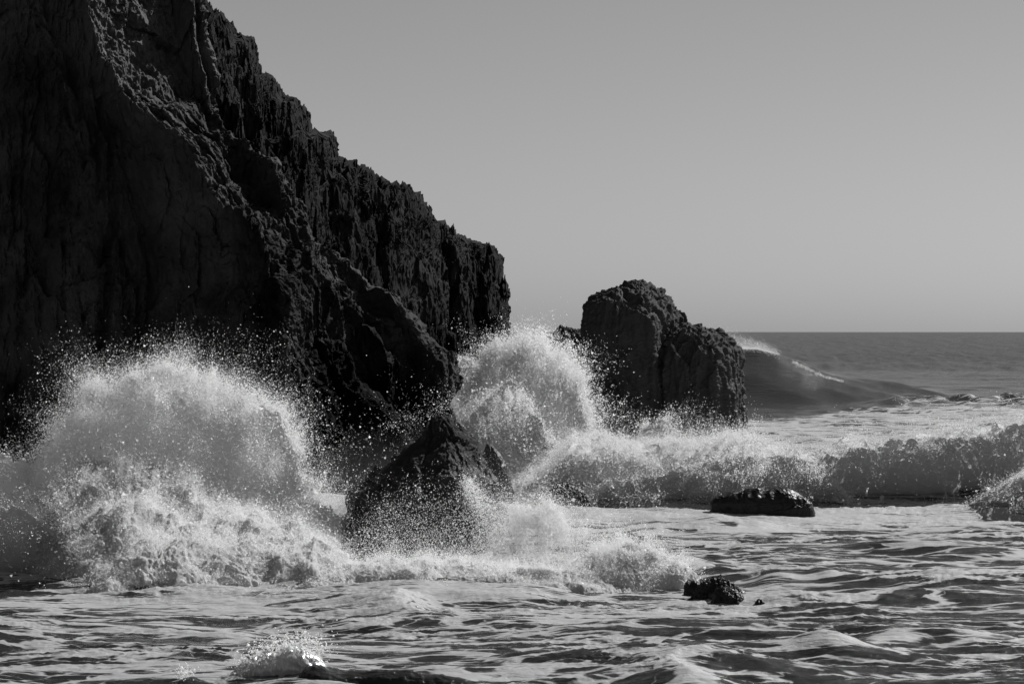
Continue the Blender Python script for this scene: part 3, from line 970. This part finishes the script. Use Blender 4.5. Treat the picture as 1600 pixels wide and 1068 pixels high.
splash("splash", "small spout of spray rising against the front foot of the sea stack", tuple(P(1035, 690, 125.0)), [
    dict(top=[(985, 700), (1012, 664), (1030, 656), (1050, 672), (1082, 702)],
         base=710, d=125.0, tf=1.0, tb=1.0, n=9000, fuzz=0.28, throw=0.9, rad=0.016, lump=(0.9, 0.25), seed=15.0, nc=120, nr=60, jets=0.5)])

# spindrift torn off the crest of the far wave
sd = thing("splash", "thin spindrift blowing off the crest of the far unbroken wave", "splash", tuple(P(1180, 548, 214.0)), "bursts of white water")
sq = [drops_along(9000, [(1140, 547), (1160, 545), (1185, 546), (1215, 556)], (2.0, 2.0), 215.0, 1.5, 0.013),
      drops_along(9000, [(1110, 526), (1140, 532), (1165, 538), (1190, 542), (1215, 554)], (9, 4), 216.0, 2.0, 0.011),
      drops_along(2600, [(1238, 566), (1247, 570), (1262, 577), (1285, 587), (1318, 596)], (2.0, 1.0), 213.0, 0.8, 0.014)]
drops_mesh("droplets", np.concatenate([a for a, b in sq]), np.concatenate([b for a, b in sq]), sd)

# a small glassy wavelet breaking at the bottom edge
def glass_mat():
    m, N, L, out = new_mat("glassy_water")
    b = N.new("ShaderNodeBsdfPrincipled")
    b.inputs["Base Color"].default_value = (0.55, 0.55, 0.55, 1)
    b.inputs["Roughness"].default_value = 0.12
    b.inputs["IOR"].default_value = 1.33
    b.inputs["Transmission Weight"].default_value = 0.45
    L.new(b.outputs[0], out.inputs["Surface"])
    return m


M_GLASS = glass_mat()
gl = thing("splash", "small glassy lip of water breaking at the bottom edge of the foreground", "splash", tuple(P(430, 1060, 42.0)), "bursts of white water")
gq = []
for k, (top, base, d) in enumerate([
        ([(330, 1075), (358, 1052), (380, 1034), (403, 1020), (425, 1014), (445, 1012), (462, 1006), (480, 1010), (495, 1022), (506, 1040), (530, 1075)], 1085, 42.0),
        ([(455, 1080), (475, 1042), (500, 1036), (540, 1044), (580, 1044), (640, 1050), (720, 1058), (820, 1085)], 1090, 41.4),
        ([(265, 1085), (280, 1062), (300, 1058), (330, 1064), (360, 1085)], 1092, 41.2)]):
    V = mound(top, base, d, 0.35, 0.6, 260, 70, 0.7)
    V, N_ = foam_lump(V, 0.17 if k == 0 else 0.5, 0.055 if k == 0 else 0.03, 20.0 + k)
    make_mesh("water_lip", V.reshape(-1, 3), grid_faces(70, 260)[:, ::-1], M_GLASS if k == 0 else M_WATER, gl)
gq = [drops_along(1500, [(372, 1040), (420, 1014), (470, 1004), (506, 1014)], (10, 12), 41.9, 0.15, 0.009),
      drops_along(160, [(278, 1056), (288, 1046), (300, 1050)], (6, 6), 41.2, 0.1, 0.009)]
drops_mesh("droplets", np.concatenate([a for a, b in gq]), np.concatenate([b for a, b in gq]), gl)

print("scene built")
